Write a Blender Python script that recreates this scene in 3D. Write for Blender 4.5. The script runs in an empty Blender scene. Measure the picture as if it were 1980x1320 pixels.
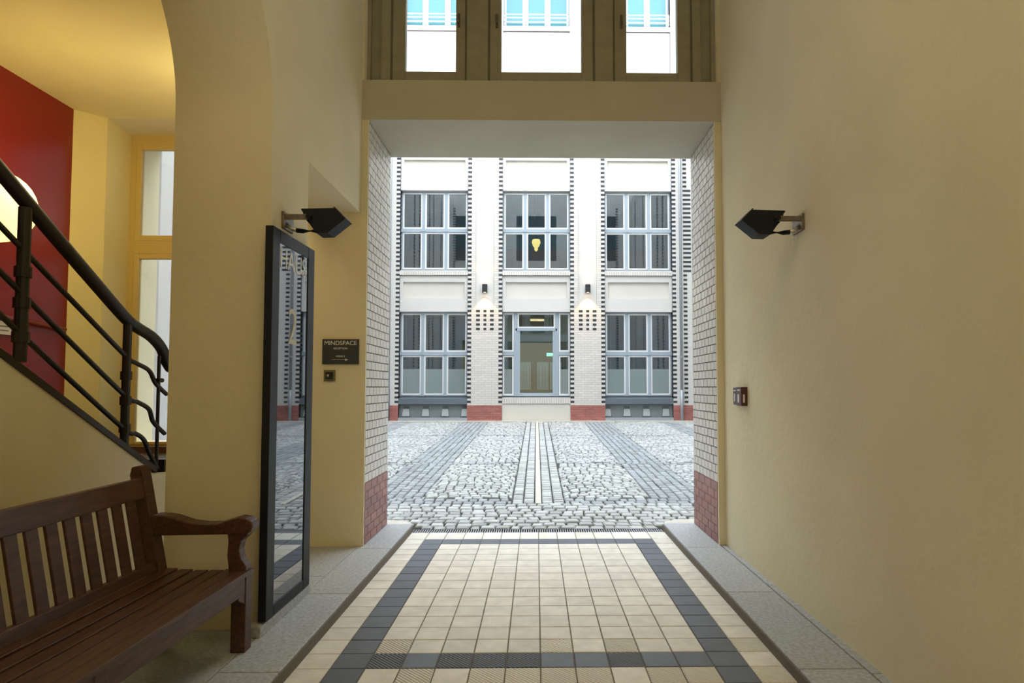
import bpy, bmesh, math, random
from mathutils import Vector, Matrix
random.seed(7)
sc = bpy.context.scene
COL = sc.collection

# ------------------------------------------------------------------ camera
FPX, W, H = 1225.0, 1980.0, 1320.0
YAW, PITCH = math.radians(0.8), math.radians(2.6)
PPX, PPY = 1054.12, 693.37
CAMZ = 1.585
cam_d = bpy.data.cameras.new('camera')
cam = bpy.data.objects.new('camera', cam_d); COL.objects.link(cam)
cam.location = (0, 0, CAMZ)
cam.rotation_euler = (math.radians(90) + PITCH, 0, -YAW)
cam_d.sensor_fit = 'HORIZONTAL'; cam_d.sensor_width = 36
cam_d.lens = 36 * FPX / W
cam_d.shift_x = -(PPX - W / 2) / W
cam_d.shift_y = (PPY - H / 2) / W
cam_d.clip_start = 0.05; cam_d.clip_end = 200
sc.camera = cam

# ------------------------------------------------------------------ world, lights, exposure
world = bpy.data.worlds.new('overcast_sky'); sc.world = world; world.use_nodes = True
bg = world.node_tree.nodes['Background']
bg.inputs[0].default_value = (0.86, 0.93, 1.0, 1); bg.inputs[1].default_value = 7.1
sc.view_settings.view_transform = 'Standard'; sc.view_settings.look = 'None'
sc.view_settings.gamma = 1; sc.view_settings.use_curve_mapping = False
sc.view_settings.exposure = 0.0

def light(kind, name, loc, power, color, rot=(0, 0, 0), **kw):
    d = bpy.data.lights.new(name, kind); d.energy = power; d.color = color
    for k, v in kw.items(): setattr(d, k, v)
    o = bpy.data.objects.new(name, d); COL.objects.link(o); o.location = loc; o.rotation_euler = rot
    return o
# warm fill light added in front of the closed back end, behind the camera
light('AREA', 'passage_end_fill', (0.05, -6.8, 2.9), 45, (1.0, 0.80, 0.50), (math.radians(90), 0, 0), shape='RECTANGLE', size=3.3, size_y=4.6)
# warm fill added under the passage ceiling to lift the walls, no fixture
light('AREA', 'passage_top_fill', (0.05, 1.2, 6.1), 40, (1.0, 0.78, 0.40), (0, 0, 0), size=1.2)

# ------------------------------------------------------------------ helpers
def at_x(px, py, X):
    """point on the plane x = X seen at pixel px, py (Y, z)"""
    F = Vector((math.sin(YAW) * math.cos(PITCH), math.cos(YAW) * math.cos(PITCH), math.sin(PITCH)))
    R = Vector((math.cos(YAW), -math.sin(YAW), 0)); U = R.cross(F)
    r = F * FPX + R * (px - PPX) - U * (py - PPY)
    t = X / r.x
    return r.y * t, r.z * t + CAMZ

class MB:
    def __init__(s): s.v = []; s.f = []
    def add(s, vs, fs):
        n = len(s.v); s.v += [tuple(v) for v in vs]; s.f += [tuple(i + n for i in f) for f in fs]; return s
    def box(s, x0, x1, y0, y1, z0, z1):
        if x0 > x1: x0, x1 = x1, x0
        if y0 > y1: y0, y1 = y1, y0
        if z0 > z1: z0, z1 = z1, z0
        return s.add([(x0,y0,z0),(x1,y0,z0),(x1,y1,z0),(x0,y1,z0),(x0,y0,z1),(x1,y0,z1),(x1,y1,z1),(x0,y1,z1)],
                     [(0,3,2,1),(4,5,6,7),(0,1,5,4),(1,2,6,5),(2,3,7,6),(3,0,4,7)])
    def hexa(s, lo, hi):
        """eight corners: lo = 4 ccw bottom points, hi = 4 top points"""
        return s.add(list(lo) + list(hi), [(0,3,2,1),(4,5,6,7),(0,1,5,4),(1,2,6,5),(2,3,7,6),(3,0,4,7)])
    def prism(s, prof, axis, a, b):
        """closed profile (list of 2-tuples in the two other axes) extruded along axis 'x','y','z'"""
        def P(p, t):
            return {'x': (t, p[0], p[1]), 'y': (p[0], t, p[1]), 'z': (p[0], p[1], t)}[axis]
        n = len(prof); vs = [P(p, a) for p in prof] + [P(p, b) for p in prof]
        fs = [tuple(range(n)), tuple(range(2*n-1, n-1, -1))] + [(i, i+n, (i+1) % n + n, (i+1) % n) for i in range(n)]
        return s.add(vs, fs)
    def tube(s, pts, r, n=10, cap=True, ry=None):
        pts = [Vector(p) for p in pts]; rings = []
        up0 = Vector((1, 0, 0))
        for i, p in enumerate(pts):
            d = (pts[min(i+1, len(pts)-1)] - pts[max(i-1, 0)]).normalized()
            u = up0 - d * up0.dot(d)
            if u.length < 1e-3: u = Vector((0, 1, 0)) - d * d.y
            u.normalize(); w = d.cross(u)
            rr = r[i] if isinstance(r, (list, tuple)) else r
            r2 = rr if ry is None else ry
            rings.append([p + u * rr * math.cos(2*math.pi*k/n) + w * r2 * math.sin(2*math.pi*k/n) for k in range(n)])
        vs = [v for ring in rings for v in ring]; fs = []
        for i in range(len(pts)-1):
            for k in range(n):
                k2 = (k+1) % n
                fs.append((i*n+k, i*n+k2, (i+1)*n+k2, (i+1)*n+k))
        if cap: fs += [tuple(range(n-1, -1, -1)), tuple((len(pts)-1)*n + k for k in range(n))]
        return s.add(vs, fs)
    def lathe(s, prof, c, n=24):
        """prof: list of (r, z)"""
        vs = []; fs = []
        for r, z in prof:
            for k in range(n): vs.append((c[0] + r*math.cos(2*math.pi*k/n), c[1] + r*math.sin(2*math.pi*k/n), c[2] + z))
        for i in range(len(prof)-1):
            for k in range(n):
                k2 = (k+1) % n; fs.append((i*n+k, i*n+k2, (i+1)*n+k2, (i+1)*n+k))
        return s.add(vs, fs)
    def mesh(s, name, m, smooth=False):
        me = bpy.data.meshes.new(name); me.from_pydata(s.v, [], s.f); me.update()
        bm = bmesh.new(); bm.from_mesh(me); bmesh.ops.recalc_face_normals(bm, faces=bm.faces); bm.to_mesh(me); bm.free()
        if m: me.materials.append(m)
        if smooth: me.polygons.foreach_set('use_smooth', [True]*len(me.polygons))
        return me
    def build(s, name, m, parent=None, smooth=False, bevel=0, kind=None, label=None):
        o = bpy.data.objects.new(name, s.mesh(name, m, smooth)); COL.objects.link(o)
        if parent: o.parent = parent
        if bevel:
            b = o.modifiers.new('bevel', 'BEVEL'); b.width = bevel; b.segments = 2; b.limit_method = 'ANGLE'; b.angle_limit = math.radians(40)
        if kind: o['kind'] = kind
        if label: o['label'] = label
        return o

def empty(name, loc=(0,0,0)):
    o = bpy.data.objects.new(name, None); COL.objects.link(o); o.location = loc; o.empty_display_size = .1; return o
def tag(o, label, cat=None, group=None, kind=None):
    o['label'] = label
    if cat: o['category'] = cat
    if group: o['group'] = group
    if kind: o['kind'] = kind
    return o
def rel(mb, loc):
    mb.v = [(v[0]-loc[0], v[1]-loc[1], v[2]-loc[2]) for v in mb.v]; return mb
def put(name, mesh, parent, loc, rot=(0,0,0), scale=None):
    o = bpy.data.objects.new(name, mesh); COL.objects.link(o); o.parent = parent; o.location = loc; o.rotation_euler = rot
    if scale: o.scale = scale
    return o

# ------------------------------------------------------------------ materials
def mat(name, col, rough=.7, metal=0, spec=.5, bump=None, vary=None, rnd=None, emit=None, coat=0):
    """bump=(scale, strength, distance); vary=(scale, amount) value mottling; rnd=amount of per-piece variation"""
    m = bpy.data.materials.new(name); m.use_nodes = True; nt = m.node_tree; N = nt.nodes; L = nt.links
    b = N['Principled BSDF']
    b.inputs['Base Color'].default_value = (*col, 1); b.inputs['Roughness'].default_value = rough
    b.inputs['Metallic'].default_value = metal; b.inputs['Specular IOR Level'].default_value = spec
    b.inputs['Coat Weight'].default_value = coat
    tc = N.new('ShaderNodeTexCoord'); src = None
    geo = N.new('ShaderNodeNewGeometry')
    val = None
    if vary:
        n = N.new('ShaderNodeTexNoise'); n.inputs['Scale'].default_value = vary[0]; n.inputs['Detail'].default_value = 5
        L.new(geo.outputs['Position'], n.inputs['Vector'])
        mr = N.new('ShaderNodeMapRange'); mr.inputs[1].default_value = .3; mr.inputs[2].default_value = .7
        mr.inputs[3].default_value = 1 - vary[1]; mr.inputs[4].default_value = 1 + vary[1]
        L.new(n.outputs['Fac'], mr.inputs[0]); val = mr.outputs[0]
    if rnd:
        oi = N.new('ShaderNodeObjectInfo')
        ad = N.new('ShaderNodeMath'); ad.operation = 'ADD'; L.new(oi.outputs['Random'], ad.inputs[0]); L.new(geo.outputs['Random Per Island'], ad.inputs[1])
        fr = N.new('ShaderNodeMath'); fr.operation = 'FRACT'; L.new(ad.outputs[0], fr.inputs[0])
        mr = N.new('ShaderNodeMapRange'); mr.inputs[3].default_value = 1 - rnd; mr.inputs[4].default_value = 1 + rnd
        L.new(fr.outputs[0], mr.inputs[0])
        if val is not None:
            mu = N.new('ShaderNodeMath'); mu.operation = 'MULTIPLY'; L.new(val, mu.inputs[0]); L.new(mr.outputs[0], mu.inputs[1]); val = mu.outputs[0]
        else: val = mr.outputs[0]
    if val is not None:
        mx = N.new('ShaderNodeVectorMath'); mx.operation = 'SCALE'; mx.inputs[0].default_value = col
        L.new(val, mx.inputs['Scale']); L.new(mx.outputs[0], b.inputs['Base Color'])
    if bump:
        n = N.new('ShaderNodeTexNoise'); n.inputs['Scale'].default_value = bump[0]; n.inputs['Detail'].default_value = 6
        L.new(geo.outputs['Position'], n.inputs['Vector'])
        bp = N.new('ShaderNodeBump'); bp.inputs['Strength'].default_value = bump[1]; bp.inputs['Distance'].default_value = bump[2]
        L.new(n.outputs['Fac'], bp.inputs['Height']); L.new(bp.outputs[0], b.inputs['Normal'])
    if emit:
        b.inputs['Emission Color'].default_value = (*emit[0], 1); b.inputs['Emission Strength'].default_value = emit[1]
    return m

M = {}
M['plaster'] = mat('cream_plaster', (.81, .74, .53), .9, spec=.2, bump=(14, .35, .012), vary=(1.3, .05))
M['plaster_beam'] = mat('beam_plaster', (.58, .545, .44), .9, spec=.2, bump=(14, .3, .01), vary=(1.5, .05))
M['hall_plaster'] = mat('hall_plaster', (.84, .74, .38), .85, spec=.2, bump=(30, .3, .006), vary=(1.5, .04))
M['red_wall'] = mat('red_gloss_paint', (.24, .008, .006), .3, spec=.5, bump=(40, .15, .003))
M['beige_tile'] = mat('beige_tile', (.80, .77, .69), .55, rnd=.07, vary=(9, .10), bump=(60, .25, .002))
M['slate_tile'] = mat('slate_blue_tile', (.115, .135, .175), .5, rnd=.10, vary=(9, .10), bump=(60, .25, .002))
M['grout'] = mat('floor_grout', (.17, .155, .13), .95)
M['granite'] = mat('grey_granite', (.43, .455, .475), .6, rnd=.05, vary=(45, .22), bump=(60, .2, .002))
M['cobble'] = mat('grey_cobble', (.43, .45, .445), .75, rnd=.20, vary=(6, .12), bump=(30, .5, .01))
M['cobble_dark'] = mat('dark_cobble', (.31, .335, .355), .75, rnd=.16, vary=(6, .10), bump=(30, .5, .01))
M['joint'] = mat('cobble_joint_sand', (.05, .055, .05), 1.0, vary=(4, .25))
M['pale_stone'] = mat('pale_stone', (.60, .57, .50), .8, rnd=.06, vary=(5, .10), bump=(20, .3, .006))
M['white_brick'] = mat('white_glazed_brick', (.72, .69, .64), .32, rnd=.06, bump=(10, .15, .004))
M['white_mortar'] = mat('grey_mortar', (.13, .12, .11), .9)
M['red_brick'] = mat('red_glazed_brick', (.30, .105, .085), .35, rnd=.14, vary=(3, .15), bump=(20, .2, .004))
M['red_mortar'] = mat('pink_mortar', (.46, .30, .26), .9)
M['fac_plaster'] = mat('white_facade_plaster', (.60, .58, .55), .85, spec=.2, vary=(1.0, .025), bump=(20, .2, .006))
M['fac_cream'] = mat('cream_facade_plaster', (.61, .585, .52), .85, spec=.2, vary=(1.0, .03))
M['fac_brick'] = mat('white_facade_brick', (.62, .59, .545), .5, rnd=.05)
M['fac_mortar'] = mat('facade_mortar', (.40, .38, .35), .9)
M['black_brick'] = mat('black_glazed_brick', (.028, .030, .040), .3, rnd=.2)
M['far_red'] = mat('far_red_brick', (.34, .12, .10), .6, rnd=.14)
M['blue_frame'] = mat('blue_grey_window_paint', (.31, .37, .42), .5)
M['white_sash'] = mat('white_window_paint', (.66, .68, .68), .5)
M['slate_grey'] = mat('slate_grey_metal', (.09, .11, .13), .5)
M['base_grey'] = mat('grey_cement', (.20, .225, .225), .85, vary=(3, .08))
M['pipe_metal'] = mat('grey_zinc_pipe', (.34, .37, .40), .45, metal=.3)
M['pipe_light'] = mat('light_cement', (.42, .45, .45), .8)
M['black_metal'] = mat('black_metal', (.018, .02, .024), .45)
M['lamp_metal'] = mat('dark_blue_grey_metal', (.010, .014, .019), .6, spec=.25)
M['bracket'] = mat('tarnished_bracket_metal', (.20, .165, .13), .45, metal=.6, vary=(30, .3))
M['steel'] = mat('bare_steel', (.55, .55, .52), .35, metal=.8)
M['door_frame'] = mat('charcoal_door_paint', (.010, .013, .018), .5, spec=.3)
M['transom'] = mat('olive_window_paint', (.36, .34, .26), .6, vary=(8, .08))
M['transom_d'] = mat('brown_window_paint', (.22, .20, .15), .6, vary=(8, .08))
M['yellow_frame'] = mat('yellow_window_paint', (.66, .50, .19), .5)
M['rail'] = mat('black_rail_paint', (.013, .012, .010), .42)
M['wood'] = None
M['glyph'] = mat('pale_lettering', (.62, .58, .42), .5)
M['glyph_grey'] = mat('grey_lettering', (.85, .87, .87), .5)
M['skirt'] = mat('brown_skirting', (.13, .06, .035), .5)
M['step'] = mat('dark_step_stone', (.10, .08, .06), .6)
M['reader_plate'] = mat('bronze_green_plate', (.20, .185, .10), .45, metal=.3)
M['dark_red'] = mat('dark_red_plastic', (.085, .022, .022), .4)
M['grey_box'] = mat('dark_grey_plastic', (.035, .042, .050), .4)
M['white_plastic'] = mat('white_plastic', (.75, .72, .74), .4)
M['room_wall'] = mat('room_wall', (.16, .21, .23), .9)
M['room_red'] = mat('room_red_reflection', (.34, .17, .14), .8)  # brick reflection of the upper panes, painted as a red surface
M['room_dark'] = mat('room_dark', (.06, .08, .09), .9)
M['curtain'] = mat('white_curtain', (.75, .75, .72), .9)
M['globe'] = mat('opal_globe_lit', (1, .9, .6), .4, emit=((1.0, .87, .24), 2.1))
M['amber'] = mat('amber_lamp_lit', (1, .7, .3), .4, emit=((1.0, .60, .16), 2.6))
M['green_lit'] = mat('green_exit_lit', (.3, 1, .5), .4, emit=((.35, 1.0, .55), 2.5))
M['warm_lit'] = mat('sconce_lens_lit', (1, .8, .5), .4, emit=((1.0, .72, .36), 8.0))
M['spike'] = mat('spike_metal', (.25, .25, .25), .4)
M['dark_void'] = mat('dark_void', (.02, .02, .02), .9)

def wood_mat():
    m = mat('dark_teak', (.10, .043, .022), .45, bump=(30, .2, .003)); nt = m.node_tree; N = nt.nodes; L = nt.links
    b = N['Principled BSDF']; geo = N.new('ShaderNodeNewGeometry'); mp = N.new('ShaderNodeMapping'); mp.inputs['Scale'].default_value = (22, 2.2, 22)
    n = N.new('ShaderNodeTexNoise'); n.inputs['Scale'].default_value = 2.2; n.inputs['Detail'].default_value = 6; n.inputs['Distortion'].default_value = .6
    cr = N.new('ShaderNodeValToRGB'); cr.color_ramp.elements[0].position = .32; cr.color_ramp.elements[0].color = (.048, .020, .012, 1)
    cr.color_ramp.elements[1].position = .7; cr.color_ramp.elements[1].color = (.115, .052, .032, 1)
    L.new(geo.outputs['Position'], mp.inputs[0]); L.new(mp.outputs[0], n.inputs['Vector']); L.new(n.outputs['Fac'], cr.inputs[0]); L.new(cr.outputs[0], b.inputs['Base Color'])
    return m
M['wood'] = wood_mat()

def ribbed(name, col):
    m = mat(name, col, .55, rnd=.07); nt = m.node_tree; N = nt.nodes; L = nt.links; b = N['Principled BSDF']
    tc = N.new('ShaderNodeTexCoord'); w = N.new('ShaderNodeTexWave'); w.inputs['Scale'].default_value = 24; w.bands_direction = 'DIAGONAL'
    mp = N.new('ShaderNodeMapping'); mp.inputs['Rotation'].default_value = (0, 0, 0); mp.inputs['Scale'].default_value = (1, 1, 0)
    bp = N.new('ShaderNodeBump'); bp.inputs['Strength'].default_value = 1.0; bp.inputs['Distance'].default_value = .006
    L.new(tc.outputs['Object'], mp.inputs[0]); L.new(mp.outputs[0], w.inputs['Vector']); L.new(w.outputs['Fac'], bp.inputs['Height']); L.new(bp.outputs[0], b.inputs['Normal'])
    return m
M['beige_rib'] = ribbed('ribbed_beige_tile', (.80, .76, .68)); M['slate_rib'] = ribbed('ribbed_slate_tile', (.11, .13, .17))

def glass(name, tint, refl=.25, rough=.02, ior=1.5, body=None):
    """window glass: see-through with a fresnel reflection; body=(colour, share) for films, tinted glass and a painted sky reflection"""
    m = bpy.data.materials.new(name); m.use_nodes = True; nt = m.node_tree; N = nt.nodes; L = nt.links
    N.remove(N['Principled BSDF']); out = N['Material Output']
    t = N.new('ShaderNodeBsdfTransparent'); t.inputs[0].default_value = (*tint, 1)
    g = N.new('ShaderNodeBsdfGlossy'); g.inputs['Roughness'].default_value = rough; g.inputs[0].default_value = (.95, .98, 1, 1)
    fr = N.new('ShaderNodeFresnel'); fr.inputs[0].default_value = ior
    ma = N.new('ShaderNodeMath'); ma.operation = 'ADD'; ma.use_clamp = True; ma.inputs[1].default_value = refl; L.new(fr.outputs[0], ma.inputs[0])
    base = t
    if body:
        d = N.new('ShaderNodeBsdfDiffuse'); d.inputs[0].default_value = (*body[0], 1)
        mb = N.new('ShaderNodeMixShader'); mb.inputs[0].default_value = body[1]; L.new(t.outputs[0], mb.inputs[1]); L.new(d.outputs[0], mb.inputs[2]); base = mb
    mx = N.new('ShaderNodeMixShader'); L.new(ma.outputs[0], mx.inputs[0]); L.new(base.outputs[0], mx.inputs[1]); L.new(g.outputs[0], mx.inputs[2])
    L.new(mx.outputs[0], out.inputs[0]); return m
M['pane'] = glass('window_glass', (.62, .74, .78), .06)
M['pane_clear'] = glass('clear_glass', (.97, .98, .98), .0)
M['pane_sky'] = glass('sky_reflection_glass', (.40, .70, .74), .0, body=((.10, .30, .34), .6))  # sky reflection put into the pane as a cyan body colour
M['film'] = glass('frosted_film_glass', (.45, .55, .55), .08, .15, body=((.30, .38, .38), .55))
M['door_glass'] = glass('dark_door_glass', (.25, .27, .30), .17, .015, body=((.01, .012, .016), .9))

# ================================================================== STRUCTURE
def struct(mb, name, m, label=None, **kw):
    o = mb.build(name, m, **kw); o['kind'] = 'structure'
    if label: o['label'] = label
    return o
XL, XR = -1.72, 1.83           # passage side walls
XLO = -2.35                    # back face of the left wall
YF, YO = 6.16, 7.12            # inner and outer face of the courtyard wall of the passage
PZ = 0.07                      # granite pavement height
ZC = 6.4                       # passage ceiling
JL, JR = -1.655, 1.765         # brick reveal faces
BZ0, BZ1 = 4.22, 4.62          # beam over the portal
HX = -4.39                     # red wall of the stair hall
SX = -2.90                     # side of the stair
HZ = 4.22                      # stair hall ceiling

# --- left wall with the arch and the doorway niche
AY0, AY1, AZS, AB = 0.40, 4.08, 3.42, 1.33
ac, aa = (AY0+AY1)/2, (AY1-AY0)/2
mb = MB()
mb.box(XLO, XL, -7, AY0, 0, ZC)
n = 56
ys = [ac - aa*math.cos(math.pi*i/n) for i in range(n+1)]
zb = lambda y: AZS + AB*math.sqrt(max(0, 1-((y-ac)/aa)**2))
for i in range(n):
    a, b = ys[i], ys[i+1]
    mb.hexa([(XLO,a,zb(a)),(XL,a,zb(a)),(XL,b,zb(b)),(XLO,b,zb(b))], [(XLO,a,ZC),(XL,a,ZC),(XL,b,ZC),(XLO,b,ZC)])
mb.box(XLO, XL, AY1, 4.74, 0, ZC)
mb.box(XLO, XL, 4.74, YF, 3.29, ZC)
struct(mb, 'wall_left', M['plaster'])
# --- right wall
struct(MB().box(XR, XR+.5, -7, YF, 0, ZC), 'wall_right', M['plaster'])
struct(MB().box(XLO, XR+.5, -7.3, -7, 0, ZC), 'wall_back_blocker', M['plaster'])  # unseen closure added to keep sky glare out of the entrance glass
# --- ceiling of the passage
struct(MB().box(XLO, XR+.5, -7, YF, ZC, ZC+.3), 'ceiling', M['plaster'])
# --- wall between passage and courtyard (left and right of the portal, upper storeys)
mb = MB()
WX0, WX1, WZ0, WZ1 = -4.26, -2.95, 1.0, 4.18       # stair-hall window opening
mb.box(-7.5, WX0, YF, YO, 0, 9); mb.box(WX0, WX1, YF+.45, YO, 0, WZ0); mb.box(WX0, WX1, YF+.45, YO, WZ1+.1, 9)
mb.box(WX0, WX1, YF, YF+.45, 0, WZ0-.04); mb.box(WX0, WX1, YF, YF+.45, HZ, 9)
mb.box(WX1, JL-.045, YF, YO, 0, 9)
mb.box(JR+.045, 7.5, YF, YO, 0, 9)
struct(mb, 'wall_front', M['plaster'])
# outer skin of this house towards the courtyard, taller storeys
mb = MB()
mb.box(-7.5, WX0, YO, YO+.04, 0, 16); mb.box(WX0, WX1, YO, YO+.04, 0, WZ0); mb.box(WX0, WX1, YO, YO+.04, WZ1+.1, 16)
mb.box(WX1, JL-.05, YO, YO+.04, 0, 16); mb.box(JR+.05, 7.5, YO, YO+.04, 0, 16); mb.box(JL-.05, JR+.05, YO, YO+.04, 8.2, 16)
struct(mb, 'wall_outer', M['fac_plaster'])
# plaster returns beside the brick reveals
struct(MB().box(XL-.02, JL, YF-.004, YF+.025, PZ, BZ0+.01).box(JR, XR+.02, YF-.004, YF+.025, PZ, BZ0+.01), 'trim_1', M['plaster'])
# beam over the portal
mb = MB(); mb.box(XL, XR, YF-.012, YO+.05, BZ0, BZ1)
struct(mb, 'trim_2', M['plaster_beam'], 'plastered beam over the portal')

# --- brick reveals of the portal
def reveal(side):
    s = -1 if side == 'left' else 1
    xf = JL if s < 0 else JR
    xb = xf + s*.05
    y0, y1 = YF+.03, YO+.01
    core = MB().box(xb, xf + s*.006, y0-.004, y1-.01, PZ, BZ0)
    w = struct(core, 'wall_reveal_'+side, M['white_mortar'])
    C = .0845; zr = PZ + 7*C
    nh = 7; L = (y1-y0)/nh
    me_w = MB().box(-.022, .022, -L/2+.007, L/2-.007, -C/2+.005, C/2-.005).mesh('brick', M['white_brick'])
    me_h = MB().box(-.022, .022, -L/4+.007, L/4-.007, -C/2+.005, C/2-.005).mesh('brick', M['white_brick'])
    nr = int((BZ0 - zr)/C)
    for r in range(nr):
        z = zr + (r+.5)*C
        off = r % 2
        if off == 0:
            for k in range(nh): put('brick', me_w, w, (xf+s*.022+random.uniform(-.0012,.0012), y0+(k+.5)*L, z))
        else:
            put('brick', me_h, w, (xf+s*.022, y0+.25*L, z)); put('brick', me_h, w, (xf+s*.022, y1-.25*L, z))
            for k in range(nh-1): put('brick', me_w, w, (xf+s*.022+random.uniform(-.0012,.0012), y0+(k+1)*L, z))
    zt = zr + nr*C
    if BZ0-zt > .01: MB().box(xf, xf+s*.04, y0, y1, zt+.004, BZ0).build('top_course', M['white_brick'], w)
    p = struct(MB().box(xb, xf+s*.004, y0-.006, y1-.01, PZ, zr), 'trim_3' if s < 0 else 'trim_4', M['red_mortar'], 'red brick plinth of the %s portal reveal' % side)
    L2 = (y1-y0)/4
    for r in range(7):
        z = PZ + (r+.5)*C
        cuts = [0, 1, 2, 3, 4] if r % 2 == 0 else [0, .5, 1.5, 2.5, 3.5, 4]
        for a, b in zip(cuts, cuts[1:]):
            MB().box(-.023, .023, -(b-a)*L2/2+.007, (b-a)*L2/2-.007, -C/2+.006, C/2-.006).build('brick', M['red_brick'], p)
            o = p.children[-1]; o.location = (xf+s*.021, y0+(a+b)/2*L2, z)
reveal('left'); reveal('right')

# --- floor: tile carpet
fl = struct(MB().box(-1.38, 1.43, -7, 7.02, -.2, -.006), 'floor', M['grout'])
TP, TY, TX0, TYB = .1985, .2035, .025, 3.669
def tile_mesh(w, d, m, ch=.003, j=.0034):
    a, b = w/2-j, d/2-j
    return MB().add([(-a,-b,-.02),(a,-b,-.02),(a,b,-.02),(-a,b,-.02),(-a,-b,-ch),(a,-b,-ch),(a,b,-ch),(-a,b,-ch),
                     (-a+ch,-b+ch,0),(a-ch,-b+ch,0),(a-ch,b-ch,0),(-a+ch,b-ch,0)],
                    [(0,1,5,4),(1,2,6,5),(2,3,7,6),(3,0,4,7),(4,5,9,8),(5,6,10,9),(6,7,11,10),(7,4,8,11),(8,9,10,11)]).mesh('tile', m)
TM = {(k, l): tile_mesh(TP, TY if l == 0 else .31, M[k]) for k in ('beige_tile','slate_tile','beige_rib','slate_rib') for l in (0, 1)}
rest = MB(); rest_d = MB(); cnt = 0
rows = list(range(15, -36, -1))
for r in rows:
    long = r == 15
    yc = TYB + (r+.5)*TY if not long else TYB + 15*TY + .155
    for k in range(-7, 7):
        xc = TX0 + (k+.5)*TP
        dark = (k in (-6, 5) and r <= 14) or (r in (0, 14) and -6 <= k <= 5) or (r < -14 and (r+14) % 16 == 0 and -6 <= k <= 5)
        if r < -3:
            (rest_d if dark else rest).box(xc-TP/2+.003, xc+TP/2-.003, yc-TY/2+.003, yc+TY/2-.003, -.02, 0); continue
        rib = (r <= 1 and random.random() < (.55 if r < 0 else .35)) and not (k in (-6, 5))
        key = ('slate_' if dark else 'beige_') + ('rib' if rib else 'tile')
        o = put('tile', TM[(key, 1 if long else 0)], fl, (xc, yc, random.uniform(-.0006, .0006)))
rest.build('tile_field', M['beige_tile'], fl, kind='stuff'); rest_d.build('dark_tile_field', M['slate_tile'], fl, kind='stuff')

# --- granite pavements
def pavement(name, side):
    s = -1 if side == 'left' else 1
    xi = -1.372 if s < 0 else 1.420
    xo = XLO-.6 if s < 0 else XR+.01
    base = struct(MB().box(xi - (-s)*-.012, xo, -7, 7.14, -.2, PZ-.012), name, M['grout'])
    xm = -1.70 if s < 0 else 1.775
    cuts = [-7, -5.6, -4.3, -3.0, -1.75, -.45, .85, 2.15, 3.47, 4.76, 6.07, 7.15]
    for a, b in zip(cuts, cuts[1:]):
        x0, x1 = sorted((xi, xm)); bz = MB().box(x0, x1-.0, a+.003, b-.003, -.01, PZ)
        o = bz.build('granite_slab', M['granite'], base, bevel=.006)
    if s < 0:
        for a, b in zip([-7,-5,-3,-1.3,.3,1.6,2.9,4.05,5.2], [-5,-3,-1.3,.3,1.6,2.9,4.05,5.2,6.15]):
            MB().box(xo, xm-.005, a+.003, b-.003, -.01, PZ-.002).build('granite_slab', M['granite'], base, bevel=.004)
    else:
        for a, b in zip([-7,-4,-1,1.4,3.4,4.9], [-4,-1,1.4,3.4,4.9,6.15]):
            MB().box(xm+.005, xo, a+.003, b-.003, -.01, PZ+.004).build('granite_strip', M['granite'], base, bevel=.003)
    return base
pavement('floor_pavement_left', 'left'); pavement('floor_pavement_right', 'right')

# --- courtyard ground
YG0, YG1, ZG1 = 7.19, 21.5, .45
gz = lambda y: ZG1*(y-YG0)/(YG1-YG0)
SL = math.atan(ZG1/(YG1-YG0))
cy = struct(MB().hexa([(-7.5,YG0-.05,-.3),(7.5,YG0-.05,-.3),(7.5,YG1+.5,-.3),(-7.5,YG1+.5,-.3)],
            [(-7.5,YG0-.05,-.035),(7.5,YG0-.05,-.035),(7.5,YG1+.5,gz(YG1+.5)-.022),(-7.5,YG1+.5,gz(YG1+.5)-.022)]), 'floor_courtyard', M['joint'])
XC0, XC1 = -5.28, 5.5
def stone(mb, quad, h=.0, ch=.016):
    """quad: four ccw (x,y) corners; top slightly domed"""
    cx = sum(p[0] for p in quad)/4; cyy = sum(p[1] for p in quad)/4
    lo = [(p[0], p[1], gz(p[1])-.06) for p in quad]; md = [(p[0], p[1], gz(p[1])-.014+h) for p in quad]
    hi = []
    for p in quad:
        dx, dy = cx-p[0], cyy-p[1]; l = math.hypot(dx, dy)
        q = (p[0]+dx/l*ch, p[1]+dy/l*ch); hi.append((q[0], q[1], gz(q[1])+h))
    fs = []
    for i in range(4):
        j = (i+1) % 4; fs += [(i, j, 4+j, 4+i), (4+i, 4+j, 8+j, 8+i)]
    fs.append((8, 9, 10, 11)); mb.add(lo+md+hi, fs)
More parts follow.
